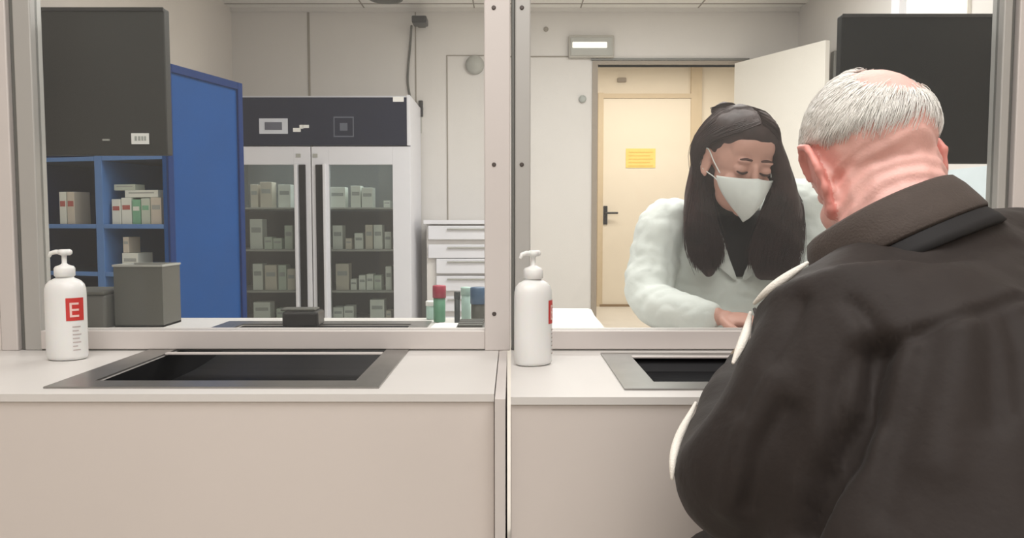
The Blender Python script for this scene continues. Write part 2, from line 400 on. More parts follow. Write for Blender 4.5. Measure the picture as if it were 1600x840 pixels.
# ------------------------------------------------------------------ sanitizer bottles
def sanitizer():
    t = thing('sanitizer_bottle', '', 'bottle')
    bm = bmesh.new()
    prof = [(.028, 0), (.0345, .002), (.037, .008), (.037, .06), (.037, .128), (.0365, .138), (.034, .147), (.028, .154), (.020, .158), (.016, .160), (.016, .164)]
    lathe(bm, prof, 32, 1.03, .82); finish('body', bm, M_bottle, t, True, True)
    pm = bmesh.new()
    lathe(pm, [(.0165, .162), (.0185, .164), (.0185, .178), (.016, .182), (.010, .184), (.006, .186), (.0045, .188), (.0045, .203), (.010, .205), (.0105, .213), (.007, .215)], 24)
    tube(pm, [(0, 0, .209), (-.016, 0, .210), (-.026, 0, .2075), (-.029, 0, .201)], [.0048, .0046, .004, .003], n=10)
    tube(pm, [(0, 0, .209), (.012, 0, .2095)], [.006, .006], n=10)
    finish('pump', pm, M_bottle, t, True, True)
    def patch(bm, a0, a1, z0, z1, off, n=10):
        g = []
        for i in range(n+1):
            a = R(a0+(a1-a0)*i/n); r = .037+off
            g.append([bm.verts.new((r*1.03*math.cos(a), r*.82*math.sin(a), z)) for z in (z0, z1)])
        for A, B in zip(g, g[1:]): bm.faces.new([A[0], B[0], B[1], A[1]])
    bm = bmesh.new(); patch(bm, -66, -12, .078, .122, .0006); lab = finish('label', bm, M_red, t, True, True)
    bm = bmesh.new()
    patch(bm, -56, -50, .085, .112, .0011)
    for z in (.085, .097, .109): patch(bm, -56, -30, z, z+.004, .0012)
    finish('lettering', bm, M_pale, lab, True, True)
    bm = bmesh.new()
    for i in range(7):
        z = .065-i*.0075; patch(bm, -50, -50+(24, 18, 26, 20, 24, 14, 22)[i], z, z+.0022, .0008, 6)
    finish('small_print', bm, mat('pinkish grey print', (190, 178, 176), .6), t, True, True)
    return t
def copy_tree(o, parent=None):
    c = o.copy(); COL.objects.link(c)
    if parent: c.parent = parent
    for ch in o.children: copy_tree(ch, c)
    return c
b1 = sanitizer(); b1.location = (-.872, 1.505, CT); b1['label'] = 'white pump bottle with red label standing beside the left window post'
b2 = copy_tree(b1); b2.location = (.040, 1.45, CT+.0); b2.rotation_euler = (0, 0, R(32)); b2['label'] = 'white pump bottle in front of the middle post, its red label turned to the side'

# ------------------------------------------------------------------ hanging screens
def screen(label, x0, x1, z0, z1, arm, sticker, m=None):
    t = thing('display_screen', label, 'screen', ((x0+x1)/2, 1.86, z0))
    bx('housing', m or M_screen, (x0, x1, 1.84, 1.87, z0, z1), t, bev=.003)
    bx('bezel', M_blk, (x0, x1, 1.836, 1.8395, z1-.008, z1), t, bev=0)
    xc = (x0+x1)/2
    bm = bmesh.new(); s = -1 if arm < 0 else 1
    box(bm, min(arm, xc), max(arm, xc), 1.875, 1.90, (z0+z1)/2-.02, (z0+z1)/2+.02, .003); box(bm, arm-.02, arm+.02, 1.70, 1.90, (z0+z1)/2-.03, (z0+z1)/2+.03, .003)
    box(bm, xc-.04, xc+.04, 1.87, 1.876, (z0+z1)/2-.04, (z0+z1)/2+.04)
    finish('wall_arm', bm, M_aludk, t)
    if sticker:
        a, b = P(205, 208, 1.836), P(233, 225, 1.836)
        st = bx('sticker', M_paper, (a.x, b.x, 1.8355, 1.8375, b.z, a.z), t, bev=0)
        bm = bmesh.new()
        for i, (u0, u1) in enumerate(((.2, .32), (.4, .52), (.58, .68), (.74, .84))):
            box(bm, a.x+(b.x-a.x)*u0, a.x+(b.x-a.x)*u1, 1.8345, 1.8354, b.z+.008, a.z-.007)
        finish('print', bm, M_print, st)
        bm = bmesh.new(); a = P(160, 217, 1.836); box(bm, a.x, a.x+.016, 1.8355, 1.8395, a.z-.004, a.z)
        finish('glint', bm, M_greyl, t)  # small pale chip standing for a glint on the screen
a, b = P(60, 12, 1.84), P(262, 242, 1.84)
screen('dark portrait screen with a small white sticker hanging behind the left window', -1.12, b.x, b.z, a.z, -1.16, True)
a, b = P(1316, 22, 1.84), P(1545, 255, 1.84)
screen('black blank screen above the white-haired man behind the right window', a.x, 1.16, b.z, a.z, 1.19, False, M_screendk)

# ------------------------------------------------------------------ blue cabinet
t = thing('storage_cabinet', 'blue metal cabinet with open shelves of medicine boxes', 'cabinet', (-1.8, 3.6, 0))
O = V((-1.466, 3.3, 0)); ax = math.atan2(.275, -.961)
# local: x = to the left along the front, y(neg) -> depth ; build matrix from axes
U = V((-.9615, .2747, 0)); D = V((.2747, .9615, 0))
MC = Matrix(((U.x, D.x, 0, O.x), (U.y, D.y, 0, O.y), (0, 0, 1, 0), (0, 0, 0, 1)))
H = P(263, 97, 3.3).z; W = .80; DP = .53
bx('side_panel', M_blue, (0, .02, 0, DP, 0, H), t, M=MC, bev=.002)
# raised rim of the side panel
bm = bmesh.new()
for b in ((-.012, 0, 0, .035, 0, H), (-.012, 0, DP-.035, DP, 0, H), (-.012, 0, .035, DP-.035, H-.035, H), (-.012, 0, .035, DP-.035, 0, .04)): box(bm, *b, bev=.003, M=MC)
finish('side_rim', bm, M_blued, t)
bx('side_panel', M_blued, (W-.02, W, 0, DP, 0, H), t, M=MC)
bx('top_panel', M_blue, (.02, W-.02, 0, DP, H-.02, H), t, M=MC)
bx('back_panel', M_bluei, (.02, W-.02, DP-.02, DP, 0, H-.02), t, M=MC)
bx('base', M_blued, (.02, W-.02, 0, DP-.02, 0, .08), t, M=MC)
bx('divider', M_bluel, (.335, .375, .0, DP-.02, .08, H-.02), t, M=MC)
szs = (.50, .745, .955, 1.25)
for z in szs:
    for a, b in ((.02, .335), (.375, W-.02)):
        sh = bx('shelf', M_bluei, (a+.001, b-.001, .012, DP-.021, z-.018, z), t, M=MC)
        bx('shelf_edge', M_bluel, (a+.001, b-.001, .0, .0115, z-.018, z+.001), sh, M=MC)
ORD = 'first second third fourth fifth sixth seventh eighth ninth tenth eleventh twelfth'.split()
def carton(x0, x1, y0, y1, z0, z1, m, label, group, M=None, name='medicine_box', stripe=M_print):
    c = V(((x0+x1)/2, y0, z0));
    if M is not None: c = M @ c
    t = thing(name, label, 'box', c, group)
    bx('carton', m, (x0, x1, y0, y1, z0, z1), t, bev=.0015, M=M)
    h = z1-z0; wd = x1-x0
    bm = bmesh.new(); box(bm, x0+wd*.12, x1-wd*.12, y0-.0008, y0-.0001, z0+h*.55, z0+h*.72, M=M)
    finish('print', bm, stripe, t)
def uat(px):   # u along cabinet front for a pixel column
    k = (px-800)/F; return -(O.x-k*O.y)/(U.x-k*U.y)
pts = [(168, 182, 305, 0, M_bxw, M_bxr), (183, 199, 303, 0, M_bxw, M_bxr), (200, 213, 306, 0, M_bxgr, M_bxw), (214, 228, 304, 0, M_bxg, M_bxgr), (229, 246, 303, 0, M_bxb, M_print)]
scale = 3.33/F
for i, (a, b, top, _, m, s) in enumerate(pts[::-1]):
    u1, u0 = uat(a), uat(b); h = (345-top)*scale
    carton(u0+.001, u1-.001, .03, .12, .9555, .9555+h, m, '%s carton standing on the upper shelf of the blue cabinet, %s from the right' % ({M_bxb: 'beige', M_bxg: 'pale green', M_bxgr: 'green', M_bxw: 'white'}[m], ORD[i]), 'boxes in the blue cabinet', MC, stripe=s)
u1, u0 = uat(188), uat(240); carton(u0, u1, .035, .11, .9555+.1165, .9555+.148, M_bxw, 'long pale carton lying flat on the row of boxes in the blue cabinet', 'boxes in the blue cabinet', MC)
u1, u0 = uat(170), uat(203); carton(u0, u1, .04, .10, 1.104, 1.13, M_bxg, 'small flat carton topmost of the pile in the blue cabinet', 'boxes in the blue cabinet', MC)
for i, (a, b) in enumerate(((86, 97), (98, 110))):
    carton(uat(b)+.001, uat(a)-.001, .03, .12, .9555, 1.10, (M_bxw, M_bxb)[i], ('tall white carton by the window post in the left bay of the blue cabinet', 'tall beige carton nearest the divider in the left bay of the blue cabinet')[i], 'boxes in the blue cabinet', MC, stripe=M_bxr)
carton(uat(207), uat(182), .03, .12, .7455, .83, M_bxw, 'white carton on the middle shelf just above the grey file box', 'boxes in the blue cabinet', MC)
carton(uat(193), uat(184), .03, .10, .831, .90, M_bxb, 'narrow beige carton stacked on the white carton of the middle shelf', 'boxes in the blue cabinet', MC)

# ------------------------------------------------------------------ refrigerator
FY = 5.7
fx = lambda px: (px-800)/F*FY
zf = lambda py: P(500, py, FY).z
t = thing('medicine_refrigerator', 'large white double glass door refrigerator with navy control panel', 'refrigerator', (fx(488), 6.0, 0))
x0, x1, xm = fx(336), fx(642), fx(488)
z1, zh, zb = zf(148), zf(229), .10
bm = bmesh.new()
box(bm, x0, x0+.04, FY+.05, 6.37, zb, z1); box(bm, x1-.04, x1, FY+.05, 6.37, zb, z1); box(bm, x0+.04, x1-.04, 6.33, 6.37, zb, z1)
box(bm, x0+.04, x1-.04, FY+.05, 6.33, zh, z1); box(bm, x0+.04, x1-.04, FY+.05, 6.33, zb, zb+.08)
finish('body', bm, M_white, t)
bm = bmesh.new()
box(bm, x0+.0405, x0+.045, FY+.055, 6.325, zb+.08, zh); box(bm, x1-.045, x1-.0405, FY+.055, 6.325, zb+.08, zh); box(bm, x0+.045, x1-.045, 6.32, 6.3295, zb+.08, zh)
finish('lining', bm, M_fint, t)
hp = bx('control_panel', M_navy, (x0, fx(637), FY+.0, FY+.05, zh+.01, zf(152)), t)
bx('panel_trim', M_white, (fx(637)+.001, x1, FY+.0, FY+.05, zh+.01, z1), t)
def rect(name, m, px0, px1, py0, py1, off, par, Y=FY):
    a, b = P(px0, py0, Y), P(px1, py1, Y)
    return bx(name, m, (a.x, b.x, Y-off, Y-off+.003, b.z, a.z), par, bev=0)
ds = rect('display', mat('pale display', (196, 198, 204), .4, emit=(200, 205, 215), estr=.12), 405, 450, 185, 209, .004, hp)
rect('display_readout', mat('display digits', (92, 96, 110), .4), 414, 441, 191, 203, .0075, ds)
bm = bmesh.new()
for (a0, a1, b0, b1) in ((458, 470, 200, 206), (468, 474, 195, 201), (473, 483, 195, 200)):
    a, b = P(a0, b0, FY), P(a1, b1, FY); box(bm, a.x, b.x, FY-.004, FY-.001, b.z, a.z)
finish('button', bm, M_paper, hp)
bm = bmesh.new()
for (a0, a1, b0, b1) in ((521, 553, 182, 184), (521, 553, 212, 214), (521, 523, 184, 212), (551, 553, 184, 212), (531, 543, 192, 204)):
    a, b = P(a0, b0, FY), P(a1, b1, FY); box(bm, a.x, b.x, FY-.003, FY-.0005, b.z, a.z)
finish('emblem', bm, mat('muted grey emblem', (92, 98, 112), .4), hp)
rect('tag', M_paper, 614, 631, 151, 159, .004, hp)
def fdoor(a, b, hs):
    # hs: +1 handle at right edge
    wi, wo = .075, .10
    la, lb = (wo, .125) if hs > 0 else (.125, .13)
    bm = bmesh.new()
    box(bm, a, a+la, FY, FY+.045, .12, zh, .002); box(bm, b-lb, b, FY, FY+.045, .12, zh, .002)
    box(bm, a+la, b-lb, FY, FY+.045, zf(257), zh, .002); box(bm, a+la, b-lb, FY, FY+.045, .12, .20, .002)
    d = finish('door', bm, M_white, t)
    bx('glass_pane', M_fglass, (a+la, b-lb, FY+.015, FY+.03, .20, zf(257)), d, bev=0)
    hx = (b-.085, b-.035) if hs > 0 else (a+.03, a+.08)
    bx('handle', M_blk, (hx[0], hx[1], FY-.012, FY-.0005, .25, zf(257)-.0), d, bev=.003)
    bm = bmesh.new(); bxx = hx[0]-.03 if hs > 0 else hx[1]+.005
    box(bm, bxx, bxx+.022, FY-.03, FY-.0005, .25, zf(256), .004)
    finish('handle_bar', bm, M_white, d)
    bm = bmesh.new(); box(bm, (hx[0]+hx[1])/2-.045, (hx[0]+hx[1])/2-.01, FY-.004, FY-.0005, zf(246), zf(240), .001)
    finish('lock', bm, M_greyl, d)
fdoor(x0, xm-.004, 1); fdoor(xm+.004, x1, -1)
bm = bmesh.new(); box(bm, xm-.0035, xm+.0035, FY+.02, FY+.05, .12, z1-.2); finish('door_gap', bm, M_seam, t)
shz = [P(560, y, 5.8).z for y in (324, 389, 453)]+[.215]
for z in shz:
    bx('shelf', M_greyl, (x0+.046, x1-.046, FY+.06, 6.30, z-.015, z), t)
for fx_ in (x0+.1, x1-.1):
    for y in (FY+.1, 6.3):
        bm = bmesh.new(); lathe(bm, [(.03, 0), (.03, .02), (.018, .03), (.018, .10)], 12, c=(fx_, y, 0)); finish('foot', bm, M_blk, t)
FI = {
 'right': {0: [(516, 541, 292), (549, 565, 290), (566, 584, 293), (600, 611, 313)],
       1: [(520, 536, 352), (540, 550, 372), (554, 568, 364), (571, 583, 351), (584, 598, 351), (601, 612, 362)],
       2: [(524, 545, 412), (547, 557, 436), (560, 571, 430), (572, 583, 428), (584, 596, 430), (602, 612, 416)],
       3: [(519, 535, 480), (536, 552, 478), (577, 600, 468), (602, 611, 485)]},
 'left': {0: [(393, 405, 288), (408, 427, 284), (436, 456, 288)],
       1: [(391, 411, 342), (413, 426, 370), (427, 441, 372), (445, 458, 352)],
       2: [(394, 410, 412), (413, 432, 414), (434, 447, 414), (448, 461, 420)],
       3: [(394, 421, 472), (430, 446, 482)]}}
SN = ['top', 'second', 'third', 'bottom']
for side, dct in FI.items():
    for r_, items in dct.items():
        for i, (a, b, top) in enumerate(items):
            Y = 5.79+random.uniform(0, .03); m = random.choice([M_bxw, M_bxw, M_bxg, M_bxb])
            X0, X1 = (a-800)/F*Y, (b-800)/F*Y; zt = P(500, top, Y).z
            shade = {M_bxw: 'white', M_bxg: 'pale green', M_bxb: 'beige'}[m]
            carton(X0, X1-.003, Y, Y+.11, shz[r_]+.0005, max(zt, shz[r_]+.04), m,
                   '%s carton, %s from the left on the %s refrigerator shelf, %s door' % (shade, ORD[i], SN[r_], side),
                   'cartons in the refrigerator')
a, b = P(560, 424, 5.82), P(590, 428, 5.82)
zz = max(P(500, 430, 5.82).z, 0)
area('refrigerator_fill', (fx(488)-.36, FY+.12, zf(229)-.012), .5, .05, 2.2, (.96, 1, .98), (R(12), 0, 0))  # unseen pair of fill lamps added to brighten the cartons
area('refrigerator_fill', (fx(488)+.36, FY+.12, zf(229)-.012), .5, .05, 2.2, (.96, 1, .98), (R(12), 0, 0))
# ------------------------------------------------------------------ wall fittings
cx = P(655, 32, 6.2)
t = thing('security_camera', 'small black camera under the ceiling with a cable hanging down', 'camera', (cx.x, 6.3, cx.z))
bx('housing', M_blk, (cx.x-.055, cx.x+.06, 6.16, 6.30, cx.z-.025, cx.z+.03), t, bev=.008)
bx('bracket', M_grey, (cx.x-.03, cx.x+.03, 6.30, 6.396, cx.z-.01, cx.z+.02), t)
bm = bmesh.new(); tube(bm, [(c[0], c[1], c[2]) for c in catmull([P(643, 40, 6.34), P(641, 70, 6.38), P(637, 120, 6.385), P(640, 148, 6.39), P(650, 190, 6.39)], 6)], .009, n=6)
finish('cable', bm, M_grey, t, True)
e0, e1 = P(889, 54, 6.33), P(960, 89, 6.33)
t = thing('emergency_light', 'rectangular emergency light on the wall above the doorway', 'light', ((e0.x+e1.x)/2, 6.4, e1.z))
bx('housing', mat('grey light housing', (176, 172, 164), .5), (e0.x, e1.x, 6.345, 6.398, e1.z, e0.z), t, bev=.008)
bx('rim', M_greyl, (e0.x+.015, e1.x-.015, 6.338, 6.345, e1.z+.015, e0.z-.02), t, bev=.003)
bx('diffuser', M_lit, (e0.x+.03, e1.x-.06, 6.332, 6.338, e1.z+.075, e1.z+.12), t, bev=.002)
def disc(name, label, cat, c, r, m, dep=.03):
    bm = bmesh.new(); lathe(bm, [(r, 0), (r, dep*.6), (r*.7, dep)], 24)
    bmesh.ops.transform(bm, matrix=Matrix.Translation(c) @ Matrix.Rotation(R(90), 4, 'X'), verts=bm.verts)
    return tag(finish(name, bm, m, None, True), label, cat)
disc('wall_button', 'small round grey button on the wall left of the doorway', 'button', (P(910, 155, 6.4).x, 6.398, P(910, 155, 6.4).z), .03, M_print)
disc('wall_sensor', 'round grey alarm sounder high on the wall left of the middle post', 'alarm', (P(742, 102, 6.4).x, 6.398, P(742, 102, 6.4).z), .075, M_greyl, .05)
disc('cable_cap', 'tiny grey cap on the wall left of the emergency light', 'cap', (P(853, 46, 6.4).x, 6.398, P(853, 46, 6.4).z), .02, M_seam, .01)
a = P(657, 168, 6.36); t = thing('wall_hook', 'slim black bracket on the wall at the refrigerator top corner', 'bracket', (a.x, 6.4, a.z-.06))
bx('plate', M_blk, (a.x-.018, a.x+.018, 6.37, 6.398, a.z-.07, a.z+.06), t, bev=.005)
bx('stem', M_greyl, (a.x-.012, a.x+.006, 6.38, 6.398, a.z-.2, a.z-.071), t, bev=.003)
bm = bmesh.new(); lathe(bm, [(.13, 0), (.13, -.012), (.10, -.02)], 28, c=(P(603, 2, 6.1).x, 6.1, CZ-.001))
tag(finish('ceiling_speaker', bm, M_grey, None, True), 'round dark ceiling speaker at the top edge above the refrigerator', 'speaker')
# pale blue sheet on right wall
p0 = P(1483, 258, 3.95); p1 = P(1527, 300, 3.95)
tag(bx('wall_notice', mat('pale blue paper', (206, 218, 224), .6), (XR-.004, XR-.0005, 3.75, 4.25, p1.z-.2, 1.24), bev=0), 'pale blue sheet on the side wall just under the right screen', 'poster')

# drawer chest between refrigerator and post
Yc = 5.9
a, b = P(666, 346, Yc), P(762, 346, Yc)
t = thing('drawer_chest', 'white chest of shallow drawers standing right of the refrigerator', 'drawers', ((a.x+b.x)/2, Yc+.2, 0))
bx('carcass', M_wall, (a.x, b.x+.15, Yc+.02, 6.38, 0, a.z-.02), t)
bx('top', M_white, (a.x-.02, b.x+.17, Yc-.02, 6.39, a.z-.019, a.z+.012), t)
for y_ in (352, 381, 403, 430, 462, 494, 530): 
    zt = P(700, y_, Yc).z-.004; zl = P(700, y_+(22 if y_ < 400 else 24), Yc).z
    d = bx('drawer', M_white, (a.x+.015+(.06 if y_ > 400 else 0), b.x+.13, Yc-.012, Yc+.019, zl, zt), t, bev=.004)
    bm = bmesh.new(); box(bm, a.x+.16, b.x+.02, Yc-.03, Yc-.0125, zt-.028, zt-.018, .003); finish('handle', bm, M_greyl, d)

# ------------------------------------------------------------------ things on the inner counter
p0 = P(440, 487, 1.93); p1 = P(497, 515, 1.93)
t = thing('intercom_speaker', 'black desk intercom standing behind the left glass', 'intercom', ((p0.x+p1.x)/2, 1.96, CT))
bm = bmesh.new(); box(bm, p0.x, p1.x, 1.93, 2.0, CT+.0032, p0.z+.0, .006); finish('body', bm, M_blk, t)
bm = bmesh.new(); box(bm, p0.x-.006, p1.x-.01, 1.94, 1.99, p0.z+.0005, p0.z+.006, .002); finish('key_panel', bm, M_grey, t)
t = thing('file_box', 'dark grey open file box standing by the blue cabinet', 'box', (-.965, 1.99, CT))
fz = P(215, 415, 2.0).z
bm = bmesh.new(); a0, a1 = P(178, 450, 1.96).x, P(254, 450, 1.96).x
for b in ((a0, a1, 1.96, 1.965, CT, fz), (a0, a1, 2.06, 2.065, CT, fz), (a0, a0+.005, 1.965, 2.06, CT, fz), (a1-.005, a1, 1.965, 2.06, CT, fz), (a0, a1, 1.96, 2.065, CT, CT+.005)): box(bm, *b)
finish('body', bm, M_grey, t)
bm = bmesh.new()
box(bm, a0-.002, a1+.002, 1.957, 1.962, fz, fz+.005); box(bm, a0-.002, a1+.002, 2.061, 2.067, fz, fz+.005); box(bm, a1-.004, a1+.002, 1.962, 2.061, fz, fz+.005); box(bm, a0-.002, a0+.004, 1.962, 2.061, fz, fz+.005)
finish('rim', bm, M_greyl, t)
t = thing('desk_bin', 'low dark grey box between the pump bottle and the file box', 'box', (-1.1, 2.0, CT))
bm = bmesh.new(); box(bm, -1.2, a0-.008, 1.93, 2.08, CT, CT+.085, .006); finish('body', bm, mat('mid grey plastic', (98, 98, 94), .5), t)
bm = bmesh.new(); box(bm, -1.2, a0-.008, 1.925, 2.085, CT+.0855, CT+.093, .003); finish('lid', bm, M_grey, t)
bm = bmesh.new(); lathe(bm, [(.016, 0), (.018, .002), (.021, .04), (.019, .04), (.016, .004)], 20, c=(P(266, 495, 2.08).x, 2.08, CT))
tag(finish('paper_cup', bm, M_bxw, None, True), 'small white cup on the worktop right of the file box', 'cup')
# papers
def sheet(name, label, x0, x1, y0, y1, z, rot=0, n=1):
    t = thing(name, label, 'paper', ((x0+x1)/2, (y0+y1)/2, z))
    bm = bmesh.new(); c = V(((x0+x1)/2, (y0+y1)/2, 0))
    for i in range(n):
        A = Matrix.Translation(c) @ Matrix.Rotation(rot+random.uniform(-.05, .05)*(i > 0), 4, 'Z') @ Matrix.Translation(-c)
        box(bm, x0, x1, y0, y1, z+.0002+i*.0012, z+.0012+i*.0012, M=A)
    o = finish('sheet', bm, M_paper, t)
    return t
sheet('paper_stack', 'stack of white papers by the middle post on the inner worktop', -.205, -.14, 1.72, 2.0, CT+.0, R(-4), 5)
sheet('paper_stack', 'bright white stack of sheets on the worktop beside the nurse sleeve', .07, .225, 1.70, 2.32, CT+.0, R(0), 6)
sheet('prescription_form', 'white form the woman in the white coat writes on', .40, .62, 1.66, 1.83, CT, R(6), 1)
t = thing('pen_tray', 'slim dark grey strip lying at the woman\'s elbow', 'tray', (.285, 1.76, CT))
bm = bmesh.new(); box(bm, .262, .325, 1.735, 1.765, CT+.0002, CT+.008, .002); finish('body', bm, M_grey, t)
# bottles and pens left of the middle post
def vial(label, px, Y, r, h, m, mc, caph, cat='vial', name='sample_vial', g='vials by the middle post'):
    x = (px-800)/F*Y; t = thing(name, label, cat, (x, Y, CT), g)
    bm = bmesh.new(); lathe(bm, [(r*.9, 0), (r, .003), (r, h-caph), (r*.8, h-caph+.001)], 18, c=(x, Y, CT+.0005)); finish('body', bm, m, t, True)
    bm = bmesh.new(); lathe(bm, [(r*1.12, h-caph+.001), (r*1.12, h-.002), (r, h)], 18, c=(x, Y, CT+.0005)); finish('cap', bm, mc, t, True)
M_grn = mat('green plastic', (96, 150, 120), .4); M_redc = mat('crimson cap', (170, 50, 74), .4); M_bluc = mat('steel blue plastic', (70, 98, 128), .4); M_dk = mat('dark bottle', (52, 60, 62), .35)
M_teal = mat('pale teal plastic', (178, 206, 196), .4)
vial('short green vial with a crimson cap', 686, 2.06, .016, .098, M_grn, M_redc, .034)
vial('slim dark bottle nearest the crimson capped vial', 714, 2.02, .0075, .085, M_dk, M_dk, .02)
vial('pale teal bottle between the dark bottle and the blue jar', 728, 2.1, .013, .09, M_teal, M_teal, .022)
vial('blue topped jar closest to the middle post', 747, 2.05, .019, .094, M_grey, M_bluc, .045)
vial('low pale bottle behind the crimson capped vial', 672, 2.12, .012, .05, M_teal, M_paper, .014)
t = thing('vial_rack', 'grey rack lying in front of the vials by the middle post', 'rack', (-.10, 1.9, CT))
bm = bmesh.new(); box(bm, -.135, -.065, 1.82, 1.95, CT+.0003, CT+.016, .003)
for i in range(4): box(bm, -.13, -.07, 1.83+i*.032, 1.845+i*.032, CT+.0165, CT+.024, .002)
finish('body', bm, M_grey, t)

# ------------------------------------------------------------------ people
def head_parts(bm, M, k=1.0, female=False, bigear_l=1.0, bigear_r=1.0):
    A = M.to_3x3()*k if False else (M.to_3x3() @ Matrix.Diagonal((k, k, k)))
    def E(c, r, rot=None): ell(bm, M @ (V(c)*k), tuple(x*k for x in r), M.to_3x3() @ (rot if rot else Matrix.Identity(3)))
    def Tb(pts, rr, n=10): tube(bm, [M @ (V(p)*k) for p in pts], [x*k if isinstance(x, (int, float)) else (x[0]*k, x[1]*k) for x in rr], n=n)
    E((0, -.014, .036), (.074, .094, .082)); E((0, .018, .02), (.068, .068, .07))
    E((0, .028, -.022), (.060, .062, .078)); E((0, .03, -.068), (.048, .052, .042)); E((0, .072, -.092), (.02, .016, .016))
    E((0, .05, .05), (.055, .034, .045))
    for s in (-1, 1):
        E((s*.036, .064, -.028), (.022, .02, .024))
        E((s*.028, .080, .028), (.018, .008, .006))             # brow
        E((s*.031, .0755, .008), (.0155, .013, .0125))           # lid over eye
        E((s*.013, .094, -.034), (.008, .009, .007))             # nostril wing
        # ear
        bigear = bigear_l if s < 0 else bigear_r; pr = min(1, .45+.55*(bigear-.7)) if bigear < 1 else 1
        e = lambda y, z, o=0: (s*(.073+o*pr), -.004+y*bigear, z*bigear-.006)
        E(e(-.002, 0, -.002), (.006, .014*bigear, .026*bigear))
        E(e(-.008, .004, .006), (.0045, .017*bigear, .027*bigear), Matrix.Rotation(s*.22, 3, 'Z'))
        Tb([e(.012, .010, .004), e(.008, .026, .008), e(-.006, .034, .012), e(-.020, .026, .015), e(-.025, .006, .016), e(-.018, -.014, .012), e(-.006, -.027, .007), e(.006, -.026, .004)], [.0045, .0045, .005, .005, .0048, .0045, .006, .005], 8)
        Tb([e(-.004, .022, .006), e(-.013, .010, .009), e(-.012, -.006, .008), e(-.002, -.014, .005)], [.0032]*4, 8)
        E(e(.001, -.026, .004), (.0045, .009, .010))
    Tb([(0, .086, .018), (0, .096, -.006), (0, .108, -.028), (0, .102, -.036)], [.008, .009, .0115, .009])
    E((0, .088, -.056), (.022, .010, .005)); E((0, .086, -.064), (.018, .010, .006))
    return A

def hand_parts(bm, wrist, f, n, side, k=1.0, curl=(18, 26, 20), spread=.10, thumb=1):
    """f: towards the fingers, n: out of the back of the hand, side +1: thumb on the f x n side"""
    f = V(f).normalized(); n = V(n); n = (n-f*n.dot(f)).normalized(); s = f.cross(n)*side; w = V(wrist)
    B = Matrix((s, f, n)).transposed()
    ell(bm, w+f*.012*k, (.026*k, .03*k, .018*k), B)
    ell(bm, w+f*.050*k, (.040*k, .045*k, .0145*k), B)
    ell(bm, w+f*.035*k+s*.022*k-n*.006*k, (.018*k, .030*k, .014*k), B)
    tipz = []
    for i, (o, ln, r) in enumerate(((.029, .074, .0088), (.0095, .083, .0090), (-.0105, .077, .0086), (-.029, .060, .0076))):
        p = w+f*(.083-.006*abs(i-1))*k+s*o*k
        d = (f+s*o*spread*8).normalized(); pts = [p-d*.022*k, p]; rr = [r*k, r*1.04*k]; ax = d.cross(n)
        for j, (q, a) in enumerate(zip((.45, .30, .25), curl)):
            a = a*(1+.12*i)
            d = Matrix.Rotation(-R(a), 3, s if side > 0 else -s) @ d if False else (d*math.cos(R(a))-n_perp(d, n)*math.sin(R(a))).normalized()
            p = p+d*ln*q*k; pts.append(p); rr.append((r*(1-.08*(j+1)))*k)
        tube(bm, pts, rr, n=10)
    if thumb:
        p = w+f*.022*k+s*.030*k-n*.004*k
        d1 = (f*.62+s*.75-n*.15).normalized(); d2 = (f*.86+s*.42-n*.22).normalized(); d3 = (f*.97+s*.05-n*.25).normalized()
        p1 = p+d1*.034*k; p2 = p1+d2*.032*k; p3 = p2+d3*.026*k
        tube(bm, [p-d1*.01*k, p1, p2, p3], [.0125*k, .0112*k, .0102*k, .0085*k], n=10)
def n_perp(d, n):
    q = n-d*n.dot(d); return q.normalized()
def strand(bm, pts, r0, r1=None):
    """three sided tapering hair"""
    r1 = r0*.35 if r1 is None else r1
    N = len(pts); prev = None; rings = []
    for i, p in enumerate(pts):
        t = (pts[min(i+1, N-1)]-pts[max(i-1, 0)])
        if t.length < 1e-9: return
        t.normalize()
        a = prev-t*t.dot(prev) if prev is not None else t.orthogonal()
        a.normalize(); prev = a; b = t.cross(a); r = r0+(r1-r0)*i/(N-1)
        rings.append([bm.verts.new(p+a*r*math.cos(k*2.0944)+b*r*math.sin(k*2.0944)) for k in range(3)])
    for A, B in zip(rings, rings[1:]):
        for k in range(3): bm.faces.new([A[k], A[(k+1) % 3], B[(k+1) % 3], B[k]])
def gauss(d, w_): return math.exp(-(d/w_)**2)
def seg_d(p, pts):
    best = 9
    for a, b in zip(pts, pts[1:]):
        ab = b-a; t = max(0, min(1, (p-a).dot(ab)/ab.length_squared)); best = min(best, (a+ab*t-p).length)
    return best

# ---------- the seated man
man = thing('person', 'elderly white-haired person in a dark brown jacket seen from behind, leaning at the right window', 'person', (.50, .72, 0))
HM = Matrix.Translation((.462, .992, 1.036)) @ Matrix.Rotation(R(3), 4, 'Z') @ Matrix.Rotation(R(-12), 4, 'Y') @ Matrix.Rotation(R(-26), 4, 'X')
HK = 1.01
bm = bmesh.new()
head_parts(bm, HM, HK, bigear_l=1.5, bigear_r=.7)
stube(bm, [(.474, .955, .90, .085, .075), (.470, .95, .96, .070, .066), (.468, .965, 1.01, .066, .066), (.470, .985, 1.05, .060, .062)], 5)
LAT = (.86, .45, .14)
stube(bm, [(.50, .70, .48, .15, .11), (.49, .76, .64, .15, .11), (.50, .85, .78, .16, .11), (.492, .92, .88, .15, .085), (.474, .95, .93, .08, .07)], 4, LAT)
armL = [(.36, .835, .845), (.30, .82, .77), (.25, .84, .695), (.30, .98, .725), (.362, 1.125, .748), (.372, 1.15, .748)]
armR = [(.68, 1.01, .89), (.77, 1.05, .83), (.80, 1.12, .77), (.73, 1.20, .765), (.655, 1.262, .752), (.64, 1.272, .75)]
tube(bm, armL, [.05, .045, .042, .034, .028, .027]); tube(bm, armR, [.05, .045, .042, .034, .028, .027])
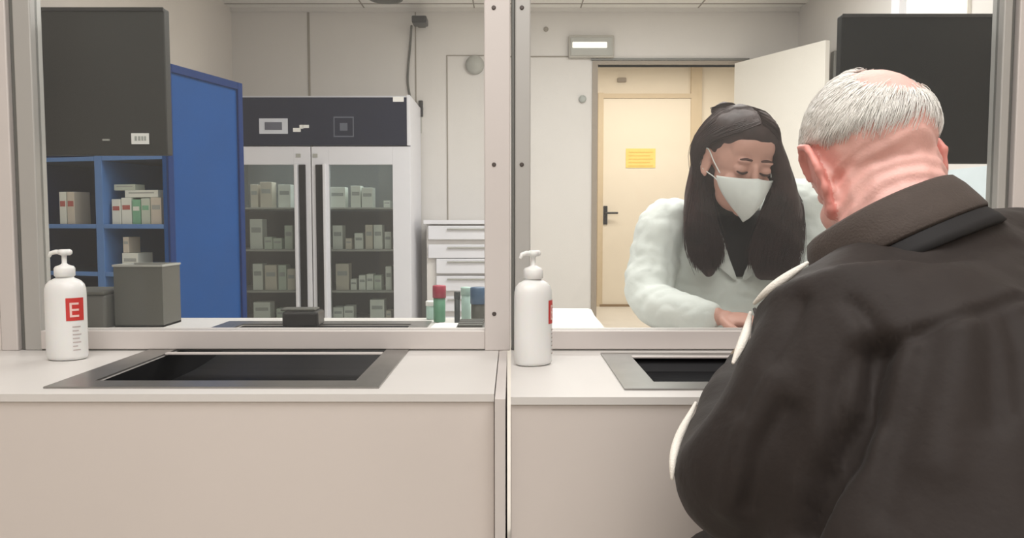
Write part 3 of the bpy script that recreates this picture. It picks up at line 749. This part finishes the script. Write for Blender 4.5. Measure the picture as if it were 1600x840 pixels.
hand_parts(bm, armL[-1], (.32, .9, -.20), (0, .1, 1), 1, 1.0, (14, 16, 12))
hand_parts(bm, armR[-1], (-.8, .55, -.22), (0, .1, 1), -1, 1.0, (12, 16, 12))
me = remesh(bm, .0034, 3)
HI = HM.inverted()
def skin_wr(p, n):
    q = HI @ p; d = 0
    if q.z < .0 and q.y < .02 and q.length < .16:     # nape wrinkles
        d += .0012*math.sin((q.z+q.y*.3)*330+3*noise.noise(q*18))
    return d+.0006*noise.noise(p*70)
displace(me, skin_wr)
body = linkmesh('body', me, [M_skinm, M_hairwb, M_ear], man, True)
HB = bvh_of(me)
bald = (HM.to_3x3().inverted() @ V((.045, -.44, .90))).normalized(); cen = V((0, -.014, .030))*HK
def scalp(dirl):
    """point and normal on the head for a direction given in the head's own axes"""
    c = HM @ cen; d = (HM.to_3x3() @ dirl).normalized()
    h = HB.ray_cast(c+d*.22, -d)
    if h[0] is None or abs((HI @ h[0]).x) > .0795*HK: return (None, None)
    return (h[0], h[1])
def hairy(d, soft=0):
    a = math.degrees(math.acos(max(-1, min(1, d.dot(bald)))))
    if a < 28+5*noise.noise(d*4)+soft: return False
    az = math.degrees(math.atan2(d.x, -d.y))          # 0 at the nape, +-90 at the ears
    if abs(az) > 112: return False
    e = V((math.copysign(.96, d.x), .10, -.22)).normalized()
    if d.angle(e) < .40: return False
    low = .02+.10*gauss(abs(az)-80, 30)-.03*math.cos(R(az*3))+.07*noise.noise(V((az*.035, 1, 0)))
    return d.z > low
hb = bmesh.new(); rng = random.Random(5); cnt = 0
while cnt < 9500:
    d = V((rng.gauss(0, 1), rng.gauss(0, 1), rng.gauss(0, 1))).normalized()
    if not hairy(d, rng.gauss(0, 3)): continue
    p, n = scalp(d)
    if p is None: continue
    cnt += 1
    # combed away from the crown and a little to the side
    a = d.copy(); pts = []; ln = rng.uniform(.22, .46); st = 5; sw = .28*noise.noise(d*2.2)+rng.gauss(0, .07)-.18
    lift = rng.uniform(.0015, .0065)
    for j in range(st+1):
        pp, nn = scalp(a)
        if pp is None: break
        pts.append(pp+nn*(lift*math.sin(PI*min(1, .15+j/st*.8))+.0006))
        t = (a-bald*.97).normalized(); t = (t-a*t.dot(a)).normalized(); s_ = a.cross(t)
        a = (a+(t+s_*sw)*ln/st).normalized()
    if len(pts) > 2: strand(hb, pts, .00058, .00025)
hair = finish('hair', hb, M_hairw, man, True)
# scalp under the hair
for p in me.polygons:
    q = HI @ p.center
    if abs(q.x) > .0735*HK and q.z < .06 and q.z > -.07 and p.center.z > .93 and abs(q.y) < .07: p.material_index = 2
    if (q-cen).length < .135 and q.z > -.05:
        if hairy((q-cen).normalized()) and abs(q.x) < .084 and (p.center-(HM @ cen)).length < .125: p.material_index = 1
# jacket
bm = bmesh.new()
stube(bm, [(.50, .70, .56, .235, .175), (.485, .77, .64, .235, .175), (.492, .86, .78, .235, .165), (.50, .915, .865, .215, .125), (.485, .94, .925, .14, .095), (.474, .948, .955, .10, .085)], 6, LAT, 24)
stube(bm, [(.44, .90, .868, .085, .08), (.365, .845, .848, .082, .078), (.325, .822, .80, .079, .077), (.285, .812, .74, .076, .074), (.252, .828, .688, .072, .068), (.27, .90, .698, .068, .062), (.31, 1.0, .728, .060, .054), (.352, 1.10, .748, .048, .045), (.36, 1.12, .7485, .046, .043)], 6, None, 18)
stube(bm, [(.56, .95, .90, .08, .08), (.68, 1.01, .905, .082, .078), (.76, 1.045, .85, .078, .075), (.80, 1.10, .785, .07, .065), (.76, 1.18, .77, .058, .055), (.68, 1.243, .756, .048, .045), (.666, 1.254, .754, .046, .043)], 6, None, 18)
jm = remesh(bm, .0065, 6)
# folds, traced where the cloth creases
def surf_line(pix, Y0=.60):
    B = bvh_of(jm); out = []
    for x, y in pix:
        d = (P(x, y, 1.0)-V((0, 0, EYE))).normalized(); h = B.ray_cast(V((0, 0, EYE)), d)
        if h[0] is not None: out.append(h[0])
    return out
yoke = surf_line([(1365, 542), (1430, 520), (1500, 498), (1560, 478), (1598, 462)])
folds = [(surf_line(q), a, w_) for q, a, w_ in (
    ([(1372, 545), (1350, 640), (1310, 710), (1270, 770), (1240, 838)], -.030, .015),
    ([(1330, 545), (1305, 600), (1290, 680), (1262, 740)], -.007, .009),
    ([(1250, 470), (1232, 520), (1180, 600), (1160, 640)], -.005, .010),
    ([(1330, 470), (1360, 500), (1372, 545)], -.005, .008),
    ([(1390, 560), (1368, 620), (1345, 680)], .006, .012),
    ([(1200, 590), (1170, 650), (1150, 730), (1140, 790)], .006, .016),
    ([(1225, 640), (1190, 700), (1170, 790)], -.006, .012),
    ([(1540, 500), (1552, 580), (1558, 660)], -.004, .009),
    ([(1575, 495), (1590, 560), (1596, 640)], -.004, .008),
    ([(1450, 530), (1440, 600), (1400, 700), (1380, 800)], -.004, .014),
    ([(1500, 520), (1490, 600), (1470, 720)], .004, .02),
    ([(1420, 420), (1500, 395), (1590, 380)], -.003, .012))]
folds = [f_ for f_ in folds if len(f_[0]) > 1]
def jdisp(p, n):
    d = 0
    if p.y < 1.05:
        for pts, a, w_ in folds: d += 1.5*a*gauss(seg_d(p, pts), w_)
        if len(yoke) > 1:
            q = seg_d(p, yoke); d += -.0065*gauss(q, .0045)+.0015*gauss(q-.010, .006)
    d = max(d, -.032)
    d += .006*noise.noise(V((p.x*9+p.z*3, p.y*9, p.z*4)))+.0025*noise.noise(V((p.x*26, p.y*26, p.z*9)))
    return d
displace(jm, jdisp)
sm = bmesh.new(); sm.from_mesh(jm); bmesh.ops.smooth_vert(sm, verts=sm.verts, factor=.4, use_axis_x=True, use_axis_y=True, use_axis_z=True); sm.to_mesh(jm); sm.free()
jacket = linkmesh('jacket', jm, M_jack, man, True)
JB = bvh_of(jm)
# collar: a folded ring
cc, cu, cv = V((.455, .952, .970)), V((.080, -.015, .042)), V((-.036, -.084, .014))
up = cu.cross(cv)*-1; up = up.normalized(); up = up if up.z > 0 else -up
def ringp(th, k, h, cz=0): return cc+(cu*math.cos(th)+cv*math.sin(th))*k+up*h
def ringtube(name, prof, m, th0, th1, par, n=48):
    bm = bmesh.new(); g = []
    for i in range(n+1):
        th = th0+(th1-th0)*i/n
        wv = 1+.02*math.sin(5*th)
        g.append([bm.verts.new(ringp(th, k*wv, h)) for k, h in prof])
    m_ = len(prof)
    for A, B in zip(g, g[1:]):
        for j in range(m_): bm.faces.new([A[j], A[(j+1) % m_], B[(j+1) % m_], B[j]])
    bm.faces.new(g[0]); bm.faces.new(g[-1][::-1])
    return finish(name, bm, m, par, True)
col = ringtube('collar', [(.93, -.03), (.90, -.01), (.90, .008), (.94, .013), (1.01, .010), (1.08, -.004), (1.14, -.024), (1.17, -.036), (1.15, -.040), (1.09, -.026), (1.04, -.008), (.97, .001), (.96, -.012), (.98, -.03)], M_jackl, R(-60), R(235), jacket)
ringtube('collar_shade', [(1.0, -.052), (1.0, -.012), (1.06, -.016), (1.13, -.038), (1.22, -.052), (1.25, -.062), (1.12, -.064)], M_black, R(-70), R(235), jacket)  # shade in the gap beneath the folded collar, modelled as a black strip
ringtube('collar_lining', [(.80, -.05), (.84, .0), (.90, .001), (.93, -.03)], M_pipe, R(-60), R(235), jacket)
# pale fleece edging along the outer seam of the sleeve
def silh(y, lo=1000, hi=1330):
    best = None
    for x in range(lo, hi, 3):
        d = (P(x, y, 1.0)-V((0, 0, EYE))).normalized(); h = JB.ray_cast(V((0, 0, EYE)), d)
        if h[0] is not None and h[0].y < 1.0: return h[0], h[1]
    return None
for rows in (range(412, 482, 8), range(490, 578, 8), range(632, 756, 8)):
    pts = []
    for y in rows:
        s_ = silh(y)
        if s_: pts.append(s_[0]+V((-.0035, .006, .001)))
    if len(pts) > 3:
        for _ in range(6): pts = [pts[0]]+[(a_+b_*2+c_)/4 for a_, b_, c_ in zip(pts, pts[1:], pts[2:])]+[pts[-1]]
        bm = bmesh.new(); Q = [V(q) for q in catmull(pts, 3)]
        tube(bm, Q, [(.002+.0034*math.sin(PI*i/(len(Q)-1))) for i in range(len(Q))], n=8)
        finish('fleece_edge', bm, M_pipe, jacket, True)
# patterned cuff by the tray
bm = bmesh.new()
stube(bm, [(.352, 1.095, .7485, .050, .046), (.362, 1.125, .749, .050, .046), (.368, 1.142, .749, .044, .040)], 4, None, 20)
finish('cuff', bm, mat('tan knitted cuff', (140, 124, 104), .8, var=.25, scale=160), jacket, True)
# lower body
bm = bmesh.new()
for a, b, c, d_ in (((.42, .66, .52), (.27, 1.0, .50), (.30, 1.03, .10), (.29, 1.0, .07)), ((.58, .76, .52), (.47, 1.06, .50), (.50, 1.08, .10), (.5, 1.06, .07))):
    tube(bm, [a, b], [.092, .068]); tube(bm, [b, c], [.066, .052])
finish('trousers', bm, M_trous, man, True)
for (x, y) in ((.285, 1.04), (.485, 1.09)):
    bm = bmesh.new(); ell(bm, (x, y, .045), (.048, .10, .045)); box(bm, x-.045, x+.045, y-.10, y+.09, 0, .02, .008); ell(bm, (x, y-.05, .07), (.042, .05, .05))
    finish('shoe', bm, M_shoe, man, True)
st = thing('stool', 'low black padded stool under the person in the brown jacket', 'stool', (.49, .70, 0))
bm = bmesh.new(); lathe(bm, [(.17, .37), (.18, .38), (.18, .42), (.17, .43)], 28, c=(.49, .70, 0)); finish('seat', bm, M_black, st, True)
for i in range(4):
    a = R(45+90*i); bm = bmesh.new(); tube(bm, [(.49+.12*math.cos(a), .70+.12*math.sin(a), .37), (.49+.17*math.cos(a), .70+.17*math.sin(a), .008)], .012, n=10); finish('leg', bm, M_alu, st, True)

# ---------- the woman behind the glass
wom = thing('person', 'dark-haired person in a white coat and white face mask writing behind the right glass', 'person', (.565, 2.05, 0))
WM = Matrix.Translation((.541, 1.868, 1.108)) @ Matrix.Rotation(R(192), 4, 'Z') @ Matrix.Rotation(R(-4), 4, 'Y') @ Matrix.Rotation(R(-22), 4, 'X')
WK = 1.0
bm = bmesh.new()
head_parts(bm, WM, WK, True, .95, .95)
stube(bm, [(.563, 2.0, .93, .07, .06), (.562, 1.975, 1.0, .052, .05), (.558, 1.93, 1.05, .048, .048), (.555, 1.90, 1.09, .045, .045)], 5)
stube(bm, [(.565, 2.04, .45, .15, .10), (.565, 2.05, .65, .14, .09), (.565, 2.03, .85, .16, .09), (.565, 2.0, .97, .10, .06)], 4, (1, 0, 0))
wL = [(.40, 1.99, .94), (.36, 1.965, .87), (.347, 1.895, .775), (.40, 1.80, .748), (.450, 1.738, .755), (.466, 1.730, .755)]
wR = [(.74, 1.99, .985), (.78, 1.96, .89), (.745, 1.885, .775), (.68, 1.79, .748), (.612, 1.742, .738), (.60, 1.736, .737)]
for q in (wL, wR): tube(bm, q, [.04, .036, .034, .027, .022, .021])
hand_parts(bm, wL[-1], (.86, -.42, -.06), (-.1, -.15, 1), 1, .88, (30, 40, 30))
hand_parts(bm, wR[-1], (-.86, -.40, -.05), (.1, -.15, 1), -1, .88, (24, 34, 26))
me = remesh(bm, .0032, 3)
wbody = linkmesh('body', me, M_skinf, wom, True)
WB = bvh_of(me)
def wp(c): return WM @ (V(c)*WK)
def on_face(x, z, off=.0008):
    o = wp((x, .25, z)); d = -(WM.to_3x3() @ V((0, 1, 0))); h = WB.ray_cast(o, d)
    return h[0]-d*off
for s in (-1, 1):
    bm = bmesh.new(); tube(bm, [on_face(s*(.012+.028*t/8), .031+.0025*math.sin(PI*(.15+.75*t/8))) for t in range(9)], [.0016+.0018*math.sin(PI*(t+1)/10) for t in range(9)], n=6)
    finish('eyebrow', bm, M_brow, wom, True)
    bm = bmesh.new(); tube(bm, [on_face(s*(.016+.026*t/8), +.0045-.0035*math.sin(PI*t/8)) for t in range(9)], [.0012+.0018*math.sin(PI*(t+1)/10) for t in range(9)], n=6)
    finish('eyelash', bm, M_eye, wom, True)
# mask
bm = bmesh.new(); g = []; NT, NS = 22, 25
for i in range(NT):
    t = i/(NT-1); row = []
    hw = .064*(1-t**1.55)+.008; ym = .108+.034*math.sin(PI*min(1, t*1.02))**.8-.010*t; ye = .052+.028*t
    zt_ = -.013-.098*t
    for j in range(NS):
        s = -1+2*j/(NS-1); a = abs(s)
        y = ye+(ym-ye)*(1-a**1.35); z = zt_+.010*(1-a)**1.2*(1-t)-.006*a*(1-t)+.012*a*t
        row.append(bm.verts.new(wp((s*hw, y, z))))
    g.append(row)
for A, B in zip(g, g[1:]):
    for j in range(NS-1): bm.faces.new([A[j], A[j+1], B[j+1], B[j]])
mask = finish('face_mask', bm, M_mask, wom, True)
sd = mask.modifiers.new('s', 'SOLIDIFY'); sd.thickness = .0022
for s in (-1, 1):
    bm = bmesh.new(); tube(bm, [wp(c) for c in catmull([(s*.066, .052, -.012), (s*.074, .025, .006), (s*.083, -.002, .028), (s*.085, -.022, .015), (s*.082, -.018, -.02), (s*.066, .03, -.03), (s*.056, .052, -.04)], 5)], .0014, n=6)
    finish('ear_loop', bm, M_mask, mask, True)
# coat
bm = bmesh.new()
stube(bm, [(.565, 2.06, .56, .20, .13), (.565, 2.06, .65, .185, .125), (.565, 2.035, .82, .20, .118), (.565, 2.01, .93, .175, .095), (.565, 2.0, .985, .11, .07), (.562, 1.985, 1.01, .075, .06)], 6, (1, 0, 0), 24)
stube(bm, [(.45, 2.0, .965, .06, .055), (.392, 1.99, .955, .066, .062), (.362, 1.97, .875, .064, .062), (.345, 1.915, .785, .060, .058), (.375, 1.83, .758, .055, .052), (.42, 1.765, .755, .046, .044), (.452, 1.738, .756, .037, .035)], 6, None, 18)
stube(bm, [(.68, 2.0, .995, .06, .055), (.748, 1.99, 1.008, .066, .062), (.782, 1.96, .90, .062, .06), (.748, 1.89, .785, .058, .056), (.70, 1.81, .758, .052, .05), (.655, 1.77, .750, .044, .042), (.612, 1.746, .742, .036, .034)], 6, None, 18)
cm = remesh(bm, .0055, 4)
def cdisp(p, n):
    d = .006*noise.noise(V((p.x*12, p.y*12, p.z*18)))+(.0075 if p.y < 2.02 else .004)*(abs(noise.noise(V((p.x*20+p.z*12, p.y*20, p.z*26-p.x*8))))-.2)
    # sleeve creases at the elbow bends
    for e in (V((.345, 1.90, .79)), V((.75, 1.89, .79)), V((.385, 1.985, .93))):
        q = (p-e).length; d += .0035*math.sin(q*230)*gauss(q, .075)
    return d
displace(cm, cdisp)
coat = linkmesh('white_coat', cm, M_coat, wom, True)
CB = bvh_of(cm)
def patch(name, poly, m, off, par, nx=1):
    """cloth piece lying on the coat front; poly is a list of (left, right) x and z rows"""
    bm = bmesh.new(); g = []; NX = 10
    for (xa, xb, z) in poly:
        row = []
        for i in range(NX+1):
            x = xa+(xb-xa)*i/NX; h = CB.ray_cast(V((x, 1.5, z)), V((0, 1, 0)))
            y = h[0].y if h[0] is not None else 1.95
            row.append(bm.verts.new((x, y-off, z)))
        g.append(row)
    for A, B in zip(g, g[1:]):
        for i in range(NX): bm.faces.new([A[i], A[i+1], B[i+1], B[i]])
    o = finish(name, bm, m, par, True)
    sd = o.modifiers.new('s', 'SOLIDIFY'); sd.thickness = .004; return o
rows = [(.50, .63, .995), (.505, .622, .97), (.515, .613, .94), (.525, .603, .905), (.535, .592, .875), (.545, .58, .85), (.552, .570, .832)]
patch('sweater', rows, M_black, .005, wom)
patch('lapel', [(.455, .50, .99), (.455, .507, .97), (.458, .517, .94), (.47, .527, .905), (.495, .537, .875), (.525, .55, .845), (.548, .556, .825)], M_coat, .010, coat)
patch('lapel', [(.63, .675, .99), (.62, .675, .97), (.61, .67, .94), (.60, .66, .905), (.59, .635, .875), (.575, .605, .845), (.568, .578, .825)], M_coat, .010, coat)
bm = bmesh.new(); stube(bm, [(.563, 1.995, .975, .078, .066), (.562, 1.975, 1.01, .062, .058), (.560, 1.945, 1.035, .055, .054), (.558, 1.925, 1.052, .053, .052)], 5, (1, 0, 0), 22)
finish('turtleneck', bm, M_black, wom, True)
# hair: soft volumes, then strands along guide curves
def pw(px, py, Y): return tuple(P(px, py, Y))
bm = bmesh.new()
ell(bm, wp((0, -.028, .050)), (.084, .088, .084), WM.to_3x3())
ell(bm, wp((0, -.05, -.0)), (.078, .06, .09), WM.to_3x3())
ell(bm, wp((0, -.004, .078)), (.079, .082, .056), WM.to_3x3())
stube(bm, [wp((0, -.06, .02))[:]+(.07, .04), (.55, 2.02, 1.05, .075, .035), (.555, 2.075, .98, .085, .03), (.56, 2.11, .90, .07, .02)], 6, (1, 0, 0), 18)
bun = P(1131, 176, 1.89)
ell(bm, bun, (.028, .030, .026))
def lock(rows, bm=bm):
    stube(bm, [tuple(P(x, y, Y))+(wd, dp) for x, y, Y, wd, dp in rows], 5, (1, 0, 0), 16)
lock([(1112, 225, 1.93, .024, .05), (1098, 262, 1.945, .030, .05), (1093, 305, 1.935, .036, .045), (1094, 345, 1.905, .042, .036), (1100, 385, 1.885, .040, .028), (1106, 412, 1.875, .028, .02), (1108, 428, 1.872, .014, .012)])
lock([(1203, 215, 1.84, .018, .05), (1214, 250, 1.85, .022, .05), (1222, 290, 1.86, .030, .05), (1220, 335, 1.87, .052, .036), (1212, 375, 1.875, .056, .030), (1206, 410, 1.87, .052, .024), (1206, 432, 1.868, .040, .016)])
hm = remesh(bm, .004, 5)
# keep the face free
displace(hm, lambda p, n: .0022*noise.noise(V((p.x*60, p.y*60, p.z*12))))
whair = linkmesh('hair', hm, M_hairb, wom, True)
HBB = bvh_of(hm)
hb = bmesh.new(); rng = random.Random(9)
def guide(L):
    return [V(q) for q in catmull(L, 6)]
def Lw(*c): return tuple(wp(c))
gl = [guide(L) for L in (
    [Lw(.004, .062, .112), Lw(.045, .060, .090), Lw(.077, .022, .058), Lw(.083, -.022, .014), pw(1086, 290, 1.90), pw(1076, 345, 1.875), pw(1078, 390, 1.862), pw(1092, 422, 1.865)],
    [Lw(.004, .040, .124), Lw(.052, .035, .104), Lw(.083, -.008, .058), Lw(.086, -.04, .010), pw(1094, 300, 1.895), pw(1092, 350, 1.868), pw(1097, 392, 1.855), pw(1103, 428, 1.862)],
    [Lw(.002, .0, .134), Lw(.052, -.01, .116), Lw(.085, -.035, .06), Lw(.085, -.06, .0), pw(1103, 305, 1.90), pw(1113, 350, 1.868), pw(1118, 385, 1.858), pw(1114, 425, 1.865)],
    [Lw(.0, -.045, .128), Lw(.045, -.065, .11), Lw(.075, -.08, .055), Lw(.078, -.085, -.01), pw(1096, 300, 1.95), pw(1108, 350, 1.885), pw(1124, 385, 1.87), pw(1122, 412, 1.87)])]
gr = [guide(L) for L in (
    [Lw(-.004, .062, .112), Lw(-.045, .062, .088), Lw(-.073, .040, .045), Lw(-.080, .028, -.005), pw(1212, 305, 1.82), pw(1192, 345, 1.83), pw(1178, 385, 1.84), pw(1172, 425, 1.85)],
    [Lw(-.004, .040, .124), Lw(-.052, .038, .102), Lw(-.082, .008, .05), Lw(-.086, .0, -.0), pw(1224, 300, 1.83), pw(1212, 345, 1.83), pw(1200, 390, 1.842), pw(1192, 432, 1.85)],
    [Lw(-.002, .0, .134), Lw(-.052, -.01, .116), Lw(-.086, -.025, .055), Lw(-.088, -.03, -.01), pw(1234, 300, 1.86), pw(1232, 345, 1.84), pw(1222, 390, 1.845), pw(1215, 436, 1.85)],
    [Lw(0, -.045, .128), Lw(-.045, -.065, .11), Lw(-.080, -.06, .05), Lw(-.085, -.06, -.02), pw(1238, 300, 1.9), pw(1250, 345, 1.87), pw(1248, 392, 1.86), pw(1240, 430, 1.86)])]
for gs, N_ in ((gl, 3400), (gr, 3600)):
    for _ in range(N_):
        u = rng.random()*3; i = min(2, int(u)); f_ = u-i; A, B = gs[i], gs[i+1]; k_ = len(A)
        off = V((rng.gauss(0, .0035), rng.gauss(0, .0035), rng.gauss(0, .0025))); end = int(k_*rng.uniform(.82, 1.0)); beg = 0 if rng.random() < .7 else int(rng.random()*k_*.4)
        ph = rng.random()*6; pts = []
        for j in range(beg, end, 2):
            t = j/k_; p = A[j]*(1-f_)+B[j]*f_+off*(.3+t*1.8)+V((.003*math.sin(t*9+ph), .002*math.cos(t*11+ph), 0))*t
            pts.append(p)
        if len(pts) > 3: strand(hb, pts, .0010, .0004)
# twisted knot on top
for _ in range(260):
    a0 = rng.random()*6.28; pts = []; tl = rng.uniform(-.5, .5); rr = .026+rng.gauss(0, .002)
    for j in range(9):
        a = a0+j*.42; pts.append(bun+V((rr*math.cos(a), rr*.9*math.sin(a)*math.cos(tl), .024*math.sin(a)*math.sin(tl)+.012*math.sin(a*.5+tl*3))))
    strand(hb, pts, .0010, .0005)
finish('hair_strands', hb, M_hairb, wom, True)
# lower body and stool
bm = bmesh.new()
for x in (.46, .67):
    tube(bm, [(x, 2.10, .46), (x, 2.02, .45), (x, 1.98, .43)], [.10, .09, .075]); tube(bm, [(x, 1.985, .43), (x, 2.02, .10), (x, 2.02, .06)], [.062, .05, .045])
finish('trousers', bm, M_trous, wom, True)
for x in (.46, .67):
    bm = bmesh.new(); ell(bm, (x, 1.98, .045), (.042, .09, .042)); box(bm, x-.04, x+.04, 1.90, 2.06, 0, .02, .008); finish('shoe', bm, M_shoe, wom, True)
st = thing('stool', 'black padded stool under the person in the white coat', 'stool', (.565, 2.12, 0))
bm = bmesh.new(); lathe(bm, [(.17, .33), (.18, .34), (.18, .375), (.17, .385)], 28, c=(.565, 2.10, 0)); finish('seat', bm, M_black, st, True)
for i in range(4):
    a = R(45+90*i); bm = bmesh.new(); tube(bm, [(.565+.12*math.cos(a), 2.10+.12*math.sin(a), .33), (.565+.17*math.cos(a), 2.10+.17*math.sin(a), .008)], .012, n=10); finish('leg', bm, M_alu, st, True)
# pen
t = thing('ballpoint_pen', 'dark pen in the hand of the person in the white coat', 'pen', (.56, 1.70, .705))
bm = bmesh.new(); tube(bm, [(.548, 1.675, .7055), (.545, 1.69, .735), (.540, 1.715, .775)], [.0012, .004, .004], n=10); finish('body', bm, M_blk, t, True)
